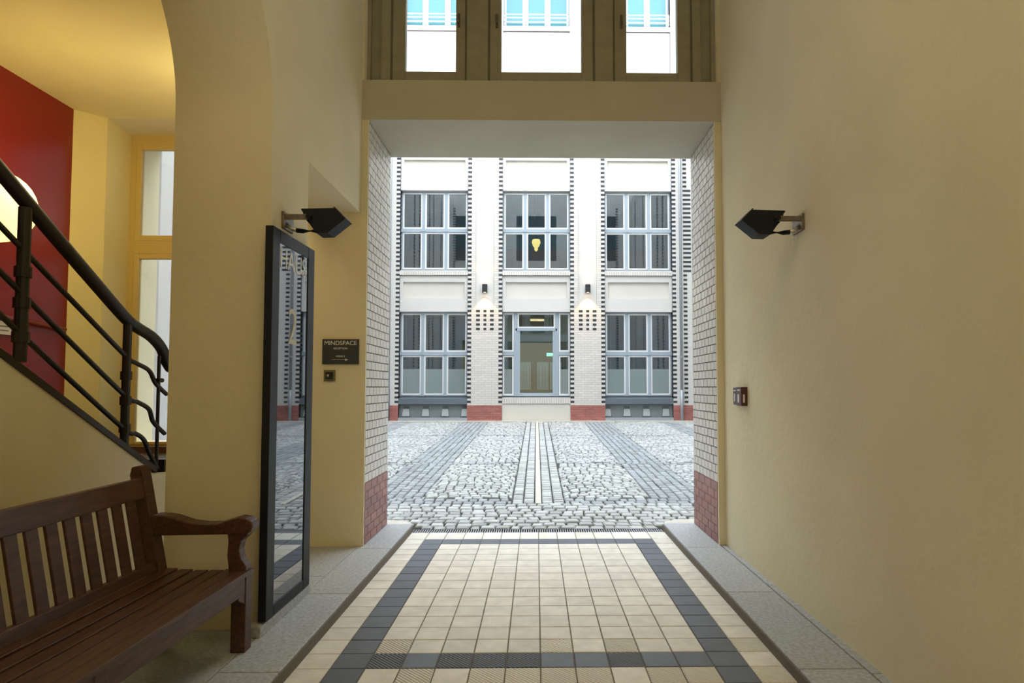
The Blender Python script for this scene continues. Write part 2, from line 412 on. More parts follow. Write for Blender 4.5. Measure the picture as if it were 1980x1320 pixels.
def field(mb, x0, x1, y0, y1, w, d, warp=None, jit=.012, joint=.019, offset=True, along='x', skip=None):
    """rows of cobbles; warp(x, y) -> y offset; rows run along x (or along y)"""
    if along == 'x':
        nr = max(1, round((y1-y0)/d)); d = (y1-y0)/nr
        ext = 6 if warp else 0
        for r in range(-ext, nr+ext):
            ya, yb = y0+r*d, y0+(r+1)*d
            x = x0 - (random.random()*w if offset else 0)
            while x < x1-.02:
                ww = w*random.uniform(.8, 1.22); a, b = max(x, x0), min(x+ww, x1); x += ww
                if b-a < .045: continue
                o = warp((a+b)/2, ya) if warp else 0
                oa = warp(a, ya) if warp else 0; ob = warp(b, ya) if warp else 0
                if ya+o < y0-.03 or yb+o > y1+.03: continue
                J = lambda: random.uniform(-jit, jit)*.5
                q = [(a+joint/2+J(), ya+oa+joint/2+J()), (b-joint/2+J(), ya+ob+joint/2+J()), (b-joint/2+J(), yb+ob-joint/2+J()), (a+joint/2+J(), yb+oa-joint/2+J())]
                if skip and skip(q): continue
                stone(mb, q, random.uniform(-.006, .006))
    else:
        nc = max(1, round((x1-x0)/w)); w = (x1-x0)/nc
        for c in range(nc):
            a, b = x0+c*w, x0+(c+1)*w
            y = y0 - random.random()*d
            while y < y1-.02:
                dd = d*random.uniform(.8, 1.25); ya, yb = max(y, y0), min(y+dd, y1); y += dd
                if yb-ya < .04: continue
                J = lambda: random.uniform(-jit, jit)*.5
                stone(mb, [(a+joint/2+J(), ya+joint/2+J()), (b-joint/2+J(), ya+joint/2+J()), (b-joint/2+J(), yb-joint/2+J()), (a+joint/2+J(), yb-joint/2+J())], random.uniform(-.006, .006))
YA1 = 8.52
# near strip: 300-odd single stones in view, the rest joined
for r in range(9):
    y0 = YG0 + .012 + r*.1475; x = -2.3 + random.random()*.1
    while x < 2.4:
        w = random.uniform(.12, .185)*(1 if r else .95)
        wav = .025*math.sin(x*2.1+r*.5)*(r/9) + .04*math.sin(x*.9+1)*(r/9)*(1-r/9)*2
        if not (r < 1 and (x < -1.38 or x+w > 1.46)):
            one = MB(); J = lambda: random.uniform(-.009, .009)
            sk = .02*math.cos(x*1.9+r)
            q = [(x+.009+J(), y0+.009+J()), (x+w-.009+J(), y0+.009+J()), (x+w-.009+J()+sk, y0+.1475-.009+J()), (x+.009+J()+sk, y0+.1475-.009+J())]
            q = [(p[0], p[1]+.03*math.sin(p[0]*2.1)*(r/9)*(1-r/9)*3) for p in q]
            stone(one, q, random.uniform(-.007, .007))
            one.build('cobble', M['cobble'], cy)
        x += w
near = MB(); field(near, XC0, -2.34, YG0+.3, YA1, .15, .147); field(near, 2.5, XC1, YG0+.3, YA1, .15, .147)
lightm = MB(); darkm = MB()
bands = [(YA1, YA1+.34), (12.0, 12.17), (17.0, 17.17)]
for i, (a, b) in enumerate(bands):
    field(darkm, XC0, -.33, a, b, .14, .17, jit=.008); field(darkm, .385, XC1, a, b, .14, .17, jit=.008)
    field(lightm, -.33, -.02, a, b, .15, .13, along='y', jit=.006); field(lightm, .075, .385, a, b, .15, .13, along='y', jit=.006)
secs = [(YA1+.34, 12.0), (12.17, 17.0), (17.17, 21.2)]
for a, b in secs:
    for x0, x1 in ((-2.4, -1.6), (1.6, 2.4)):
        field(darkm, x0, x1, a, b, .145, .17, along='y')
    for x0, x1 in ((-4.65, -4.15), (4.15, 4.65)):
        field(darkm, x0, x1, a, b, .15, .17, along='y')
    for x0, x1 in ((-.33, -.02), (.075, .385)):
        field(lightm, x0, x1, a, b, .15, .13, along='y', jit=.006)
    for x0, x1 in ((-1.6, -.33), (.385, 1.6), (-4.15, -2.4), (2.4, 4.15)):
        xm, hw = (x0+x1)/2, (x1-x0)/2
        field(lightm, x0, x1, a, b, .14, .14, warp=lambda x, y, xm=xm, hw=hw: .28*(1-((x-xm)/hw)**2)-.12 + .04*math.sin(y*1.7+x*3))
    for x0, x1 in ((XC0, -4.65), (4.65, XC1)):
        field(lightm, x0, x1, a, b, .14, .14)
near.build('cobble_edge_field', M['cobble'], cy, kind='stuff')
lightm.build('cobble_field', M['cobble'], cy, kind='stuff')
darkm.build('dark_cobble_bands', M['cobble_dark'], cy, kind='stuff')
# central gutter stones and pale curb at the far facade
y = YA1
while y < 21.2:
    e = min(y+1.05, 21.2)
    MB().hexa([(-.012,y+.004,gz(y)-.05),(.068,y+.004,gz(y)-.05),(.068,e-.004,gz(e)-.05),(-.012,e-.004,gz(e)-.05)],
              [(-.012,y+.004,gz(y)+.004),(.068,y+.004,gz(y)+.004),(.068,e-.004,gz(e)+.004),(-.012,e-.004,gz(e)+.004)]).build('gutter_stone', M['pale_stone'], cy)
    y = e
x = XC0
while x < XC1:
    MB().box(x+.006, min(x+.98, XC1), 21.2, 21.5, gz(21.2)-.05, gz(21.35)+.02).build('curb_stone', M['pale_stone'], cy); x += .99
for s, xa, xb in ((-1, -2.15, -1.40), (1, 1.44, 2.2)):
    prof = [(xb if s < 0 else xa, YO+.05), (xb-.02 if s < 0 else xa+.02, YO+.17), (xb-.16 if s < 0 else xa+.16, YO+.27), ((xa+xb)/2, YO+.31), (xa if s < 0 else xb, YO+.33), (xa if s < 0 else xb, YO+.05)]
    MB().prism(prof, 'z', -.05, PZ-.012).build('threshold_stone', M['pale_stone'], cy, bevel=.006)

# courtyard side walls
mb = MB(); mb.box(-5.75, -5.3, YO+.04, 21.5, 0, 12.5)
sl = struct(mb, 'wall_courtyard_left', M['fac_plaster'])
mb = MB(); mb.box(5.52, 5.95, YO+.04, 21.5, 0, 12.5)
sr = struct(mb, 'wall_courtyard_right', M['fac_plaster'])
def brick_stack(mb, x0, x1, yf, z0, z1, C=.0772, depth=.02, phase=1, axis='y', dirn=-1):
    k = phase; 
    while z0+(k+1)*C <= z1+.001:
        a, b = z0+k*C+.004, z0+(k+1)*C-.004
        if axis == 'y': mb.box(x0, x1, yf+dirn*depth, yf, a, b)
        else: mb.box(yf+dirn*depth, yf, x0, x1, a, b)
        k += 2
for w, xf, d in ((sl, -5.3, 1), (sr, 5.52, -1)):
    bb = MB(); wn = MB()
    for yy in (8.4, 11.0, 12.2, 14.8, 16.0, 18.6, 19.6):
        brick_stack(bb, yy, yy+.24, xf, 1.0, 12, axis='x', dirn=d)
    bb.build('black_bricks', M['black_brick'], w, kind='stuff')
# windows and black bricks of the outer face of this house (mirrored in the panes opposite)
wo = bpy.data.objects['wall_outer']; bb = MB()
for xx in (-4.8, -2.34, -2.0, 2.2, 2.45, 4.6):
    brick_stack(bb, xx, xx+.125, YO+.04, 1.0, 12, dirn=1)
bb.build('black_bricks', M['black_brick'], wo, kind='stuff')
for x0, x1 in ((-4.66, -2.4), (-1.15, 1.15), (2.6, 4.6)):
    for z0 in (8.9,):
        MB().box(x0, x1, YO+.03, YO+.05, z0, z0+2.6).build('window_pane', M['room_dark'], wo)

# ================================================================== COURTYARD BUILDING
B = empty('courtyard_building', (0, 21.5, .45))
tag(B, 'white plastered courtyard building with black brick strips and large grid windows', 'building')
BL = Vector((0, 21.5, .45))
def bpart(mb, name, m, parent=B, **kw):
    rel(mb, BL) if parent is B else None
    return mb.build(name, m, parent, **kw)
FY = 21.5
bays = [(-4.66, -2.34), (-1.16, 1.16), (2.34, 4.66)]
piers = [(-2.34, -1.16), (1.16, 2.34)]
zw = [(1.285, 4.17), (5.60, 8.36), (14.12, 16.9)]
core = MB()
WD = .55
for (a, b) in piers: core.box(a+.02, b-.02, FY+.03, FY+WD, .3, 17.4)
core.box(-7.5, -4.66, FY+.0, FY+WD, .985, 17.4); core.box(-7.5, -4.66, FY+.02, FY+WD, .3, .985)
core.box(4.66, 7.5, FY+.0, FY+WD, .985, 17.4); core.box(4.66, 7.5, FY+.02, FY+WD, .3, .985)
# pier skins: brick lower zone, brick margins and recessed plaster strip above
bw = MB(); mort = MB(); blk = MB(); redm = MB(); redb = MB(); sp = MB(); cream = MB(); sol = MB(); solm = MB()
C = .0772; zb0 = .985
for (a, b) in piers:
    mort.box(a, b, FY+.005, FY+.05, zb0, 4.24); mort.box(a, a+.28, FY+.005, FY+.05, 4.24, 9.76); mort.box(b-.28, b, FY+.005, FY+.05, 4.24, 9.76); core.box(a, b, FY+.004, FY+.05, 9.77, 17.4)
    r = 0; z = zb0
    while z + C < 9.8:
        zz0, zz1 = z+.004, z+C-.004
        off = r % 2
        spans = [(a+.127, b-.127)] if z < 4.2 else [(a+.127, a+.28), (b-.28, b-.127)]
        for (p, q) in spans:
            x = p - (.12 if off else 0)
            while x < q-.01:
                u, v = max(x, p)+.004, min(x+.235, q)-.004; x += .235
                if v-u > .02: bw.box(u, v, FY, FY+.03, zz0, zz1)
        for (p, q) in ((a, a+.127), (b-.127, b)):
            (blk if off else bw).box(p+.002, q-.002, FY-.004 if off else FY, FY+.03, zz0-.001, zz1+.001)
        z += C; r += 1
    # chequer of black bricks under the sconce
    cx = (a+b)/2
    for i in range(5):
        z = zb0 + (33+2*i)*C
        for dx, w in ((-.235, .13), (0, .10), (.235, .13)): blk.box(cx+dx-w/2, cx+dx+w/2, FY-.006, FY+.02, z+.003, z+C-.003)
    # red plinth
    bpart(MB().box(a, b, FY-.002, FY+.05, .35, zb0), 'plinth', M['red_mortar'])
    for r in range(7):
        z = .45 + r*.0765; x = a - (.12 if r % 2 else 0)
        while x < b-.01:
            u, v = max(x, a)+.005, min(x+.235, b)-.005; x += .235
            if v-u > .02: redb.box(u, v, FY-.012, FY+.02, z+.005, z+.0765-.005)
o = bpart(core, 'facade_wall', M['fac_plaster'])
# outer columns
for (p, q, full) in ((-4.785, -4.66, 1), (4.66, 4.785, 1), (5.04, 5.165, 1)):
    r = 1; z = zb0 + C
    while z < 9.7:
        e = .14 if (p > 5 and 5.5 < z < 8.4) else 0
        blk.box(p, q+e, FY-.008, FY+.01, z+.003, z+C-.003); z += 2*C
for (a, b) in ((-5.3, -4.66), (4.66, 5.52)):
    bpart(MB().box(a, b, FY-.002, FY+.03, .35, zb0), 'plinth', M['red_mortar'])
    for r in range(7):
        z = .45 + r*.0765; x = a - (.12 if r % 2 else 0)
        while x < b-.01:
            u, v = max(x, a)+.005, min(x+.235, b)-.005; x += .235
            if v-u > .02: redb.box(u, v, FY-.012, FY+.02, z+.005, z+.0765-.005)
# returns (reveals) of openings get black bricks too
for (a, b) in bays:
    for xx, d in ((a, 1), (b, -1)):
        for (z0, z1) in zw[:2]:
            k = 1
            while zb0 + k*C < z1:
                z = zb0+k*C
                if z > z0: blk.box(xx, xx+d*.006, FY+.01, FY+.2, z+.003, z+C-.003)
                k += 2
        mort.box(xx-d*.03, xx, FY+.005, FY+.5, .45, 18)
# spandrels
def spandrel(a, b, z0, z1, pz0, pz1, y=FY+.06):
    ins = .11; sp = MB()
    sp.box(a, b, y, y+.4, z0, pz0); sp.box(a, b, y, y+.4, pz1, z1)
    sp.box(a, a+ins, y, y+.4, pz0, pz1); sp.box(b-ins, b, y, y+.4, pz0, pz1)
    bpart(MB().box(a+ins, b-ins, y+.075, y+.4, pz0, pz1), 'recessed_panel', M['fac_cream'])
    bpart(sp, 'spandrel_panel', M['fac_plaster'])
def soldiers(a, b, z0, z1, y=FY):
    bpart(MB().box(a, b, y+.006, y+.3, z0-.005, z1), 'sill_backing', M['white_mortar'])
    n = int((b-a)/.0775); w = (b-a)/n
    for i in range(n): sol.box(a+i*w+.004, a+(i+1)*w-.004, y-.0, y+.25, z0, z1)
    bpart(MB().box(a, b, y+.02, y+.3, z1, z1+.05), 'sill', M['fac_plaster'])
for (a, b) in bays:
    spandrel(a, b, 4.17, 5.41, 4.63, 5.19); soldiers(a, b, 5.415, 5.53)
    spandrel(a, b, 8.36, 9.62, 8.82, 9.42); soldiers(a, b, 9.625, 9.74)
    bpart(MB().box(a, b, FY+.06, FY+.5, 9.78, 13.96), 'upper_wall', M['fac_plaster']); soldiers(a, b, 13.97, 14.10)
    bpart(MB().box(a, b, FY+.06, FY+.5, 16.9, 17.4), 'upper_wall', M['fac_plaster'])
a, b = bays[1]
soldiers(a, b, 1.04, 1.2); cream.box(a, b, FY+.03, FY+.5, .3, 1.04)
bpart(mort, 'brick_backing', M['fac_mortar']); bpart(bw, 'white_bricks', M['fac_brick'], kind='stuff')
bpart(blk, 'black_bricks', M['black_brick'], kind='stuff'); bpart(redb, 'red_bricks', M['far_red'], kind='stuff')
bpart(cream, 'base_panel', M['fac_cream']); bpart(sol, 'sill_bricks', M['fac_brick'], kind='stuff')
# basement strips with slanted light wells
for (a, b) in (bays[0], bays[2]):
    g = MB(); g.box(a, b, FY+.14, FY+.5, .45, 1.0)
    g = bpart(g, 'basement_wall', M['base_grey'])
    s_ = MB(); s_.hexa([(a,FY-.01,1.02),(b,FY-.01,1.02),(b,FY+.3,1.02),(a,FY+.3,1.02)], [(a,FY+.02,1.20),(b,FY+.02,1.20),(b,FY+.3,1.285),(a,FY+.3,1.285)])
    bpart(s_, 'window_sill', M['slate_grey'])
    bpart(MB().box(a, b, FY-.01, FY+.16, .46, .57), 'ledge', M['pipe_metal'])
    sgn = 1 if a < 0 else -1
    for i in range(4):
        x0 = (a + .08 + i*.665) if a < 0 else (b - .08 - i*.665)
        w = .30
        P = [(x0, 0), (x0+sgn*w, 0), (x0+sgn*(w-.03), .36), (x0+sgn*.07, .36)]
        v = MB().prism([(p[0], p[1]+.60) for p in P], 'y', FY+.134, FY+.139)
        vo = bpart(v, 'light_well', M['slate_grey'])
        q = MB().add([(x0+sgn*.03, FY+.10, .615), (x0+sgn*(w-.02), FY+.10, .615), (x0+sgn*(w-.04), FY+.132, .86), (x0+sgn*.055, FY+.132, .86),
                      (x0+sgn*.03, FY+.138, .615), (x0+sgn*(w-.02), FY+.138, .615)], [(0,1,2,3), (1,5,2), (0,3,4), (0,4,5,1), (4,3,2,5)])
        rel(q, BL); q.build('sloped_sill', M['pipe_light'], vo)
# windows
def sash(win, x0, x1, z0, z1, y, m_pane, fw=.05):
    f = MB()
    f.box(x0, x0+fw, y, y+.06, z0, z1); f.box(x1-fw, x1, y, y+.06, z0, z1); f.box(x0+fw, x1-fw, y, y+.06, z0, z0+fw); f.box(x0+fw, x1-fw, y, y+.06, z1-fw, z1)
    rel(f, BL).build('sash', M['white_sash'], win)
    p = MB()
    if isinstance(m_pane, tuple):
        zs = m_pane[1]
        rel(MB().box(x0+fw, x1-fw, y+.03, y+.036, zs, z1-fw), BL).build('pane', m_pane[0], win)
        rel(MB().box(x0+fw, x1-fw, y+.03, y+.036, z0+fw, zs), BL).build('frosted_pane', M['film'], win)
    else: rel(MB().box(x0+fw, x1-fw, y+.03, y+.036, z0+fw, z1-fw), BL).build('pane', m_pane, win)
def window(a, b, z0, z1, kind='six'):
    y = FY+.2
    g = MB(); t = .05
    g.box(a+t, b-t, y+.02, y+.14, z0, z0+t); g.box(a+t, b-t, y+.02, y+.14, z1-t, z1); g.box(a, a+t, y+.02, y+.14, z0, z1); g.box(b-t, b, y+.02, y+.14, z0, z1)
    zt = z0 + (z1-z0)*.505; m_ = .10
    w3 = (b-a-2*t-2*m_)/3
    pm = M['pane_sky'] if kind == 'sky' else M['pane']
    low = (M['pane'], z0+.93) if kind in ('frost', 'door') else pm
    if kind != 'door':
        for i in (1, 2):
            xm = a+t+i*w3+(i-1)*m_; g.box(xm, xm+m_, y-.02, y+.14, z0, z1)
        g.box(a, b, y-.03, y+.14, zt-.06, zt+.06)
        for i in (1, 2):
            xm = a+t+i*w3+(i-1)*m_+m_/2; g.box(xm-.07, xm+.07, y-.045, y, zt-.04, zt+.04)
        win = rel(g, BL).build('window', M['blue_frame'], B)
        for i in range(3):
            x0 = a+t+i*(w3+m_)
            sash(win, x0, x0+w3, z0+t, zt-.065, y, low); sash(win, x0, x0+w3, zt+.065, z1-t, y, pm)
    else:
        xs = [a+.42, a+.52]
        for xm in (a+.40, b-.50): g.box(xm, xm+.10, y-.02, y+.14, z0, z1)
        g.box(a, a+.4, y-.03, y+.14, zt-.05, zt+.06); g.box(b-.4, b, y-.03, y+.14, zt-.05, zt+.06)
        zl = z1-.56; g.box(a+.45, b-.45, y-.02, y+.14, zl-.08, zl)
        g.box(a+.5, a+.60, y, y+.1, z0, zl); g.box(b-.60, b-.5, y, y+.1, z0, zl); g.box(a+.6, b-.6, y, y+.1, z0, z0+.12)
        win = rel(g, BL).build('entrance_window', M['blue_frame'], B)
        for x0, x1 in ((a+.01, a+.39), (b-.39, b-.01)):
            sash(win, x0, x1, z0+.03, zt-.06, y, low, .055); sash(win, x0, x1, zt+.07, z1-.03, y, pm, .055)
        sash(win, a+.51, b-.51, zl+.01, z1-.03, y, pm, .055)
        rel(MB().box(a+.60, b-.60, y+.05, y+.056, z0+.12, zl-.08), BL).build('pane', M['pane'], win)
    return win
for i, (a, b) in enumerate(bays):
    window(a, b, *zw[0], kind='door' if i == 1 else 'frost'); window(a, b, *zw[1]); window(a, b, *zw[2], kind='sky')
    r = MB()
    for z in (14.22, 14.37, 14.49): r.box(a+.05, b-.05, FY-.09, FY-.065, z, z+.035)
    for xx in (a+.05, a+.78, b-.82, b-.08): r.box(xx, xx+.03, FY-.09, FY+.03, 14.16, 14.53)
    bpart(r, 'balcony_rail', M['white_sash'])
# rooms behind the panes, brightened by added area lights without fixtures
light('AREA', 'reception_fill', (0, 23.2, 4.3), 60, (.85, 1.0, .98), (0, 0, 0), size=2.5)
light('AREA', 'office_fill', (0, 23.2, 8.6), 40, (1.0, .93, .82), (0, 0, 0), size=2.5)
for (z0, z1) in ((.9, 4.4), (5.2, 8.7), (13.7, 17.3)):
    rm = MB(); rm.box(-5.2, 5.4, FY+4.2, FY+4.3, z0, z1); rm.box(-5.2, 5.4, FY+.56, FY+4.2, z1, z1+.1)
    rm.box(-5.3, -5.2, FY+.56, FY+4.2, z0, z1); rm.box(5.4, 5.5, FY+.56, FY+4.2, z0, z1)
    bpart(rm, 'room', M['room_wall'])
    bpart(MB().box(-5.2, 5.4, FY+.56, FY+4.2, z0-.1, z0), 'room_floor', M['room_dark'])
bpart(MB().box(-5.2, 5.4, FY+4.12, FY+4.2, 5.2, 7.2).box(-5.2, -.9, FY+2.2, FY+2.3, 5.2, 6.55).box(.9, 5.4, FY+2.2, FY+2.3, 5.2, 6.7), 'red_reflection_panel', M['room_red'])  # red panels that paint the brick reflection of the upper windows
for x0 in (-.62, .05, .55):
    cu = MB()
    for k in range(8): cu.box(x0-.02+k*.055, x0+.02+k*.055, FY+2.6+(k % 2)*.03, FY+2.66+(k % 2)*.03, 1.5, 2.55)
    bpart(cu, 'curtain', M['curtain'], smooth=False)
bpart(MB().box(.38, .62, FY+2.0, FY+2.05, 2.75, 2.87), 'exit_lamp', M['green_lit'])
bpart(MB().box(-5.2, 5.4, FY+3.4, FY+3.5, 1.0, 2.2).box(.75, 5.4, FY+1.2, FY+1.3, 13.8, 15.0), 'counter', M['slate_grey'])
# amber pendant in the first-floor middle window
pl = empty('pendant_lamp', (-.01, 22.6, 6.3)); tag(pl, 'amber glass pendant lamp glowing behind the upper middle window', 'lamp')
rel(MB().lathe([(.02,.42),(.13,.40),(.16,.30),(.11,.16),(.06,.10),(.07,.04),(.02,-.02)], (-.01, 22.6, 6.5), 16), (-.01, 22.6, 6.3)).build('shade', M['amber'], pl, smooth=True)
rel(MB().tube([(-.01,22.6,6.9),(-.01,22.6,8.7)], .012, 6), (-.01, 22.6, 6.3)).build('cord', M['black_metal'], pl)

# sconces on the piers
for cx, lab in ((-1.75, 'left'), (1.75, 'right')):
    s = empty('wall_sconce', (cx, FY-.12, 4.8)); tag(s, 'black cylindrical up and down sconce on the %s pier between the windows' % lab, 'lamp', 'cylindrical sconces on the courtyard piers')
    L0 = (cx, FY-.12, 4.8)
    rel(MB().lathe([(.085,.0),(.09,.0),(.09,.28),(.085,.28)], L0, 20), L0).build('housing', M['black_metal'], s, smooth=False)
    rel(MB().box(cx-.04, cx+.04, FY-.05, FY+.03, 4.88, 5.0), L0).build('bracket', M['black_metal'], s)
    rel(MB().lathe([(0,.02),(.084,.02)], L0, 20), L0).build('lens', M['warm_lit'], s); rel(MB().lathe([(0,.26),(.084,.26)], L0, 20), L0).build('lens', M['warm_lit'], s)
    for up in (0, 1):
        l = light('SPOT', 'sconce_beam', (cx, FY-.13, 4.80-.03 if not up else 5.12), 65 if not up else 18, (1, .55, .14), (math.radians(180 if up else 0), 0, 0), spot_size=math.radians(85), spot_blend=.15, shadow_soft_size=.03)
# downpipes
for x, lab in ((-4.985, 'left'), (4.93, 'right')):
    d = empty('downpipe', (x, FY-.07, .45)); tag(d, 'grey zinc downpipe running down the facade at its %s corner' % lab, 'pipe', 'downpipes at the facade corners')
    L0 = (x, FY-.07, .45)
    rel(MB().tube([(x,FY-.07,.5),(x,FY-.07,17.3)], .045, 12), L0).build('pipe', M['pipe_metal'], d, smooth=True)
    rel(MB().tube([(x,FY-.07,.46),(x,FY-.07,1.5)], .055, 12), L0).build('standpipe', M['slate_grey'] if x < 0 else M['pipe_metal'], d, smooth=True)
    for z in (2.6, 5.0, 7.4, 9.8): rel(MB().tube([(x,FY-.07,z),(x,FY-.07,z+.05)], .055, 12).box(x-.02,x+.02,FY-.04,FY+.01,z,z+.05), L0).build('pipe_clamp', M['pipe_metal'], d)

# ================================================================== TRANSOM WINDOW over the beam
yw = YF+.10
tw = MB(); y0, y1 = yw, yw+.10
z0t, z1t = BZ1, ZC
# fixed posts and outer box
for a, b in ((-1.72, -1.665), (-1.56, -1.47), (1.58, 1.66), (1.765, 1.83)): tw.box(a, b, y0-.02, y1+.04, z0t, z1t)
tw.box(-1.665, -1.56, y0+.02, y1+.04, z0t, z1t).box(1.66, 1.765, y0+.02, y1+.04, z0t, z1t)
for a, b in ((-.70, -.49), (.59, .77)): tw.box(a, b, y0-.03, y1+.04, z0t, z1t)
tw.box(-1.72, 1.83, y0+.03, y1+.04, z0t, z0t+.05)
T = struct(tw, 'window_1', M['transom'], 'transom window of three lights above the beam')
for (a, b, hx) in ((-1.47, -.70, -.785), (-.49, .59, -.40), (.77, 1.58, .86)):
    gx0, gx1 = {-1.47: (-1.325, -.815), -.49: (-.357, .455), .77: (.912, 1.432)}[a]
    zc0 = z0t+.145
    f = MB(); f.box(a+.02, gx0, y0, y1, z0t+.04, z1t).box(gx1, b-.02, y0, y1, z0t+.04, z1t).box(gx0, gx1, y0, y1, z0t+.04, zc0).box(gx0, gx1, y0, y1, z1t-.1, z1t)
    s = f.build('casement', M['transom'], T, bevel=.004)
    MB().box(a, a+.02, y0+.01, y1, z0t+.03, z1t).box(b-.02, b, y0+.01, y1, z0t+.03, z1t).build('rebate', M['transom_d'], T)
    MB().box(gx0, gx1, y0+.045, y0+.051, zc0, z1t-.1).build('pane', M['pane_clear'], s)
    MB().box(hx-.012, hx+.012, y0-.012, y0+.005, 5.22, 5.36).tube([(hx, y0-.01, 5.33), (hx, y0-.045, 5.33), (hx+.004, y0-.05, 5.24)], .009, 8).build('handle', M['bracket'], s)
    sk = MB(); x = gx0+.02
    sk.box(gx0, gx1, y1+.05, y1+.055, zc0+.035, zc0+.04)
    while x < gx1: sk.box(x, x+.004, y1+.05, y1+.054, zc0-.03, zc0+.065); x += .075
    sk.build('bird_spikes', M['spike'], T, kind='stuff')

# ================================================================== STAIR HALL
struct(MB().box(HX-.2, HX, -1, 5.96, 0, HZ), 'wall_stair_hall', M['red_wall'])
mb = MB().prism([(HX-.2, 5.96), (HX, 5.96), (-4.20, YF+.0), (-4.26, YF+.001), (-4.6, YF+.001)], 'z', 0, HZ)
struct(mb, 'wall_hall_corner', M['hall_plaster'])
struct(MB().box(HX-.2, XLO, -1.2, YF, HZ, HZ+.25), 'ceiling_stair_hall', M['hall_plaster'])
struct(MB().box(HX-.2, XLO, -1.2, -1, 0, HZ), 'wall_hall_rear', M['hall_plaster'])
# hall-side skin of wall below window, window reveals
struct(MB().prism([(-4.26-.0, YF-.002), (-4.20, YF-.004), (-4.235, YF+.45), (-4.262, YF+.45)], 'z', .96, HZ), 'trim_5', M['hall_plaster'], 'window reveal of the stair hall')
struct(MB().box(-4.39, -3.05, YF-.03, YF-.001, .96, 1.02).box(-4.2, -2.95, YF-.028, YF+.4, .955, .965), 'baseboard_hall', M['skirt'])
# stair side wall under the stringer
ztop = lambda y: 1.19 + .565*(4.53-y)
mb = MB().prism([(-1, 0), (YF-.01, 0), (YF-.01, .93), (4.86, .93), (4.82, ztop(4.82)-.03), (-0.6, HZ), (-1, HZ)], 'x', SX-.14, SX)
struct(mb, 'wall_stair_side', M['plaster'])
# landing and steps
st = empty('staircase', (-3.6, 4.85, 1.0)); tag(st, 'dark stone staircase rising to the left behind the bench', 'stairs')
L0 = (-3.6, 4.85, 1.0)
rel(MB().prism([(4.90, ztop(4.90)-.045), (4.90, ztop(4.90)+.0), (-.5, ztop(-.5)), (-.5, ztop(-.5)-.045)], 'x', SX-.15, SX+.012), L0).build('stringer', M['rail'], st)
rel(MB().box(HX, SX-.14, 4.85, YF-.03, .85, .96), L0).build('landing', M['step'], st)
for i in range(11):
    z = .96+.17*(i+1); y = 4.85-.30*i
    if z > 3.4: break
    rel(MB().box(HX, SX-.145, y-.33, y, z-.17, z), L0).build('step', M['step'], st, bevel=.006)
# red handrail pipe and white notice on the red wall
o = MB().tube([(HX+.035, 5.9, 2.12), (HX+.035, 4.2, 2.24)], .018, 10).build('wall_handrail', M['red_wall'], smooth=True)
tag(o, 'thin red wall rail low on the red stair wall', 'rail')
nb = empty('notice_board', (HX+.01, 5.1, 2.10)); tag(nb, 'small white lined notice low on the red stair wall', 'sign')
rel(MB().box(HX, HX+.02, 4.98, 5.32, 2.02, 2.13), (HX+.01, 5.1, 2.10)).build('board', M['white_plastic'], nb)
for k in range(2): rel(MB().box(HX+.02, HX+.023, 5.0, 5.29, 2.05+k*.035, 2.058+k*.035), (HX+.01, 5.1, 2.10)).build('printed_line', M['base_grey'], nb)
# globe lamp
GL = (-4.10, 4.80, 2.96)
g = empty('globe_lamp', GL); tag(g, 'large glowing opal globe lamp on the red stair wall behind the railing', 'lamp')
R_ = .26
rel(MB().lathe([(R_*math.sin(math.pi*i/16), -R_*math.cos(math.pi*i/16)*1.05) for i in range(17)], GL, 28), GL).build('globe', M['globe'], g, smooth=True)
rel(MB().tube([(GL[0]-.2, GL[1], GL[2]), (HX, GL[1], GL[2])], .05, 14), GL).build('wall_mount', M['steel'], g, smooth=True)
light('POINT', 'globe_lamp_glow', (GL[0]+.40, GL[1]-.05, GL[2]+.25), 16, (1.0, .76, .33), shadow_soft_size=.2)

light('POINT', 'hall_niche_fill', (-2.65, 5.3, 3.7), 10, (1.0, .84, .55), shadow_soft_size=.12)  # unseen light added to warm the doorway niche and its soffit
# hall window
hw = MB(); yy = YF+.43
hw.box(-4.29, -4.17, yy-.02, yy+.06, 1.0, 4.235).box(-4.17, -3.02, yy-.02, yy+.06, 4.12, 4.235).box(-3.02, -2.95, yy-.02, yy+.06, 1.0, 4.2)
hw.box(-4.235, -2.95, yy-.02, yy+.06, .97, 1.0).box(-4.17, -3.02, yy-.03, yy+.06, 2.97, 3.10)
Hw = struct(hw, 'window_2', M['yellow_frame'], 'yellow framed stair hall window')
for z0, z1 in ((1.0, 2.97), (3.10, 4.12)):
    f = MB(); a, b = -4.17, -3.02; t = .055; zb_ = .03 if z0 == 1.0 else .06
    f.box(a, a+t, yy-.03, yy+.03, z0, z1).box(b-t, b, yy-.03, yy+.03, z0, z1).box(a+t, b-t, yy-.03, yy+.03, z0, z0+zb_).box(a+t, b-t, yy-.03, yy+.03, z1-t, z1)
    s = f.build('casement', M['yellow_frame'], Hw, bevel=.006)
    MB().box(a+t, b-t, yy, yy+.006, z0+zb_, z1-t).build('pane', M['pane_clear'], s)
# outside: thin rain pipe on the courtyard wall seen through it
o = MB().tube([(-5.22, 8.0, .1), (-5.22, 8.0, 3.75)], .03, 8).build('rain_pipe', M['pipe_metal'], smooth=True)
tag(o, 'thin grey pipe on the white courtyard wall outside the stair hall window', 'pipe')

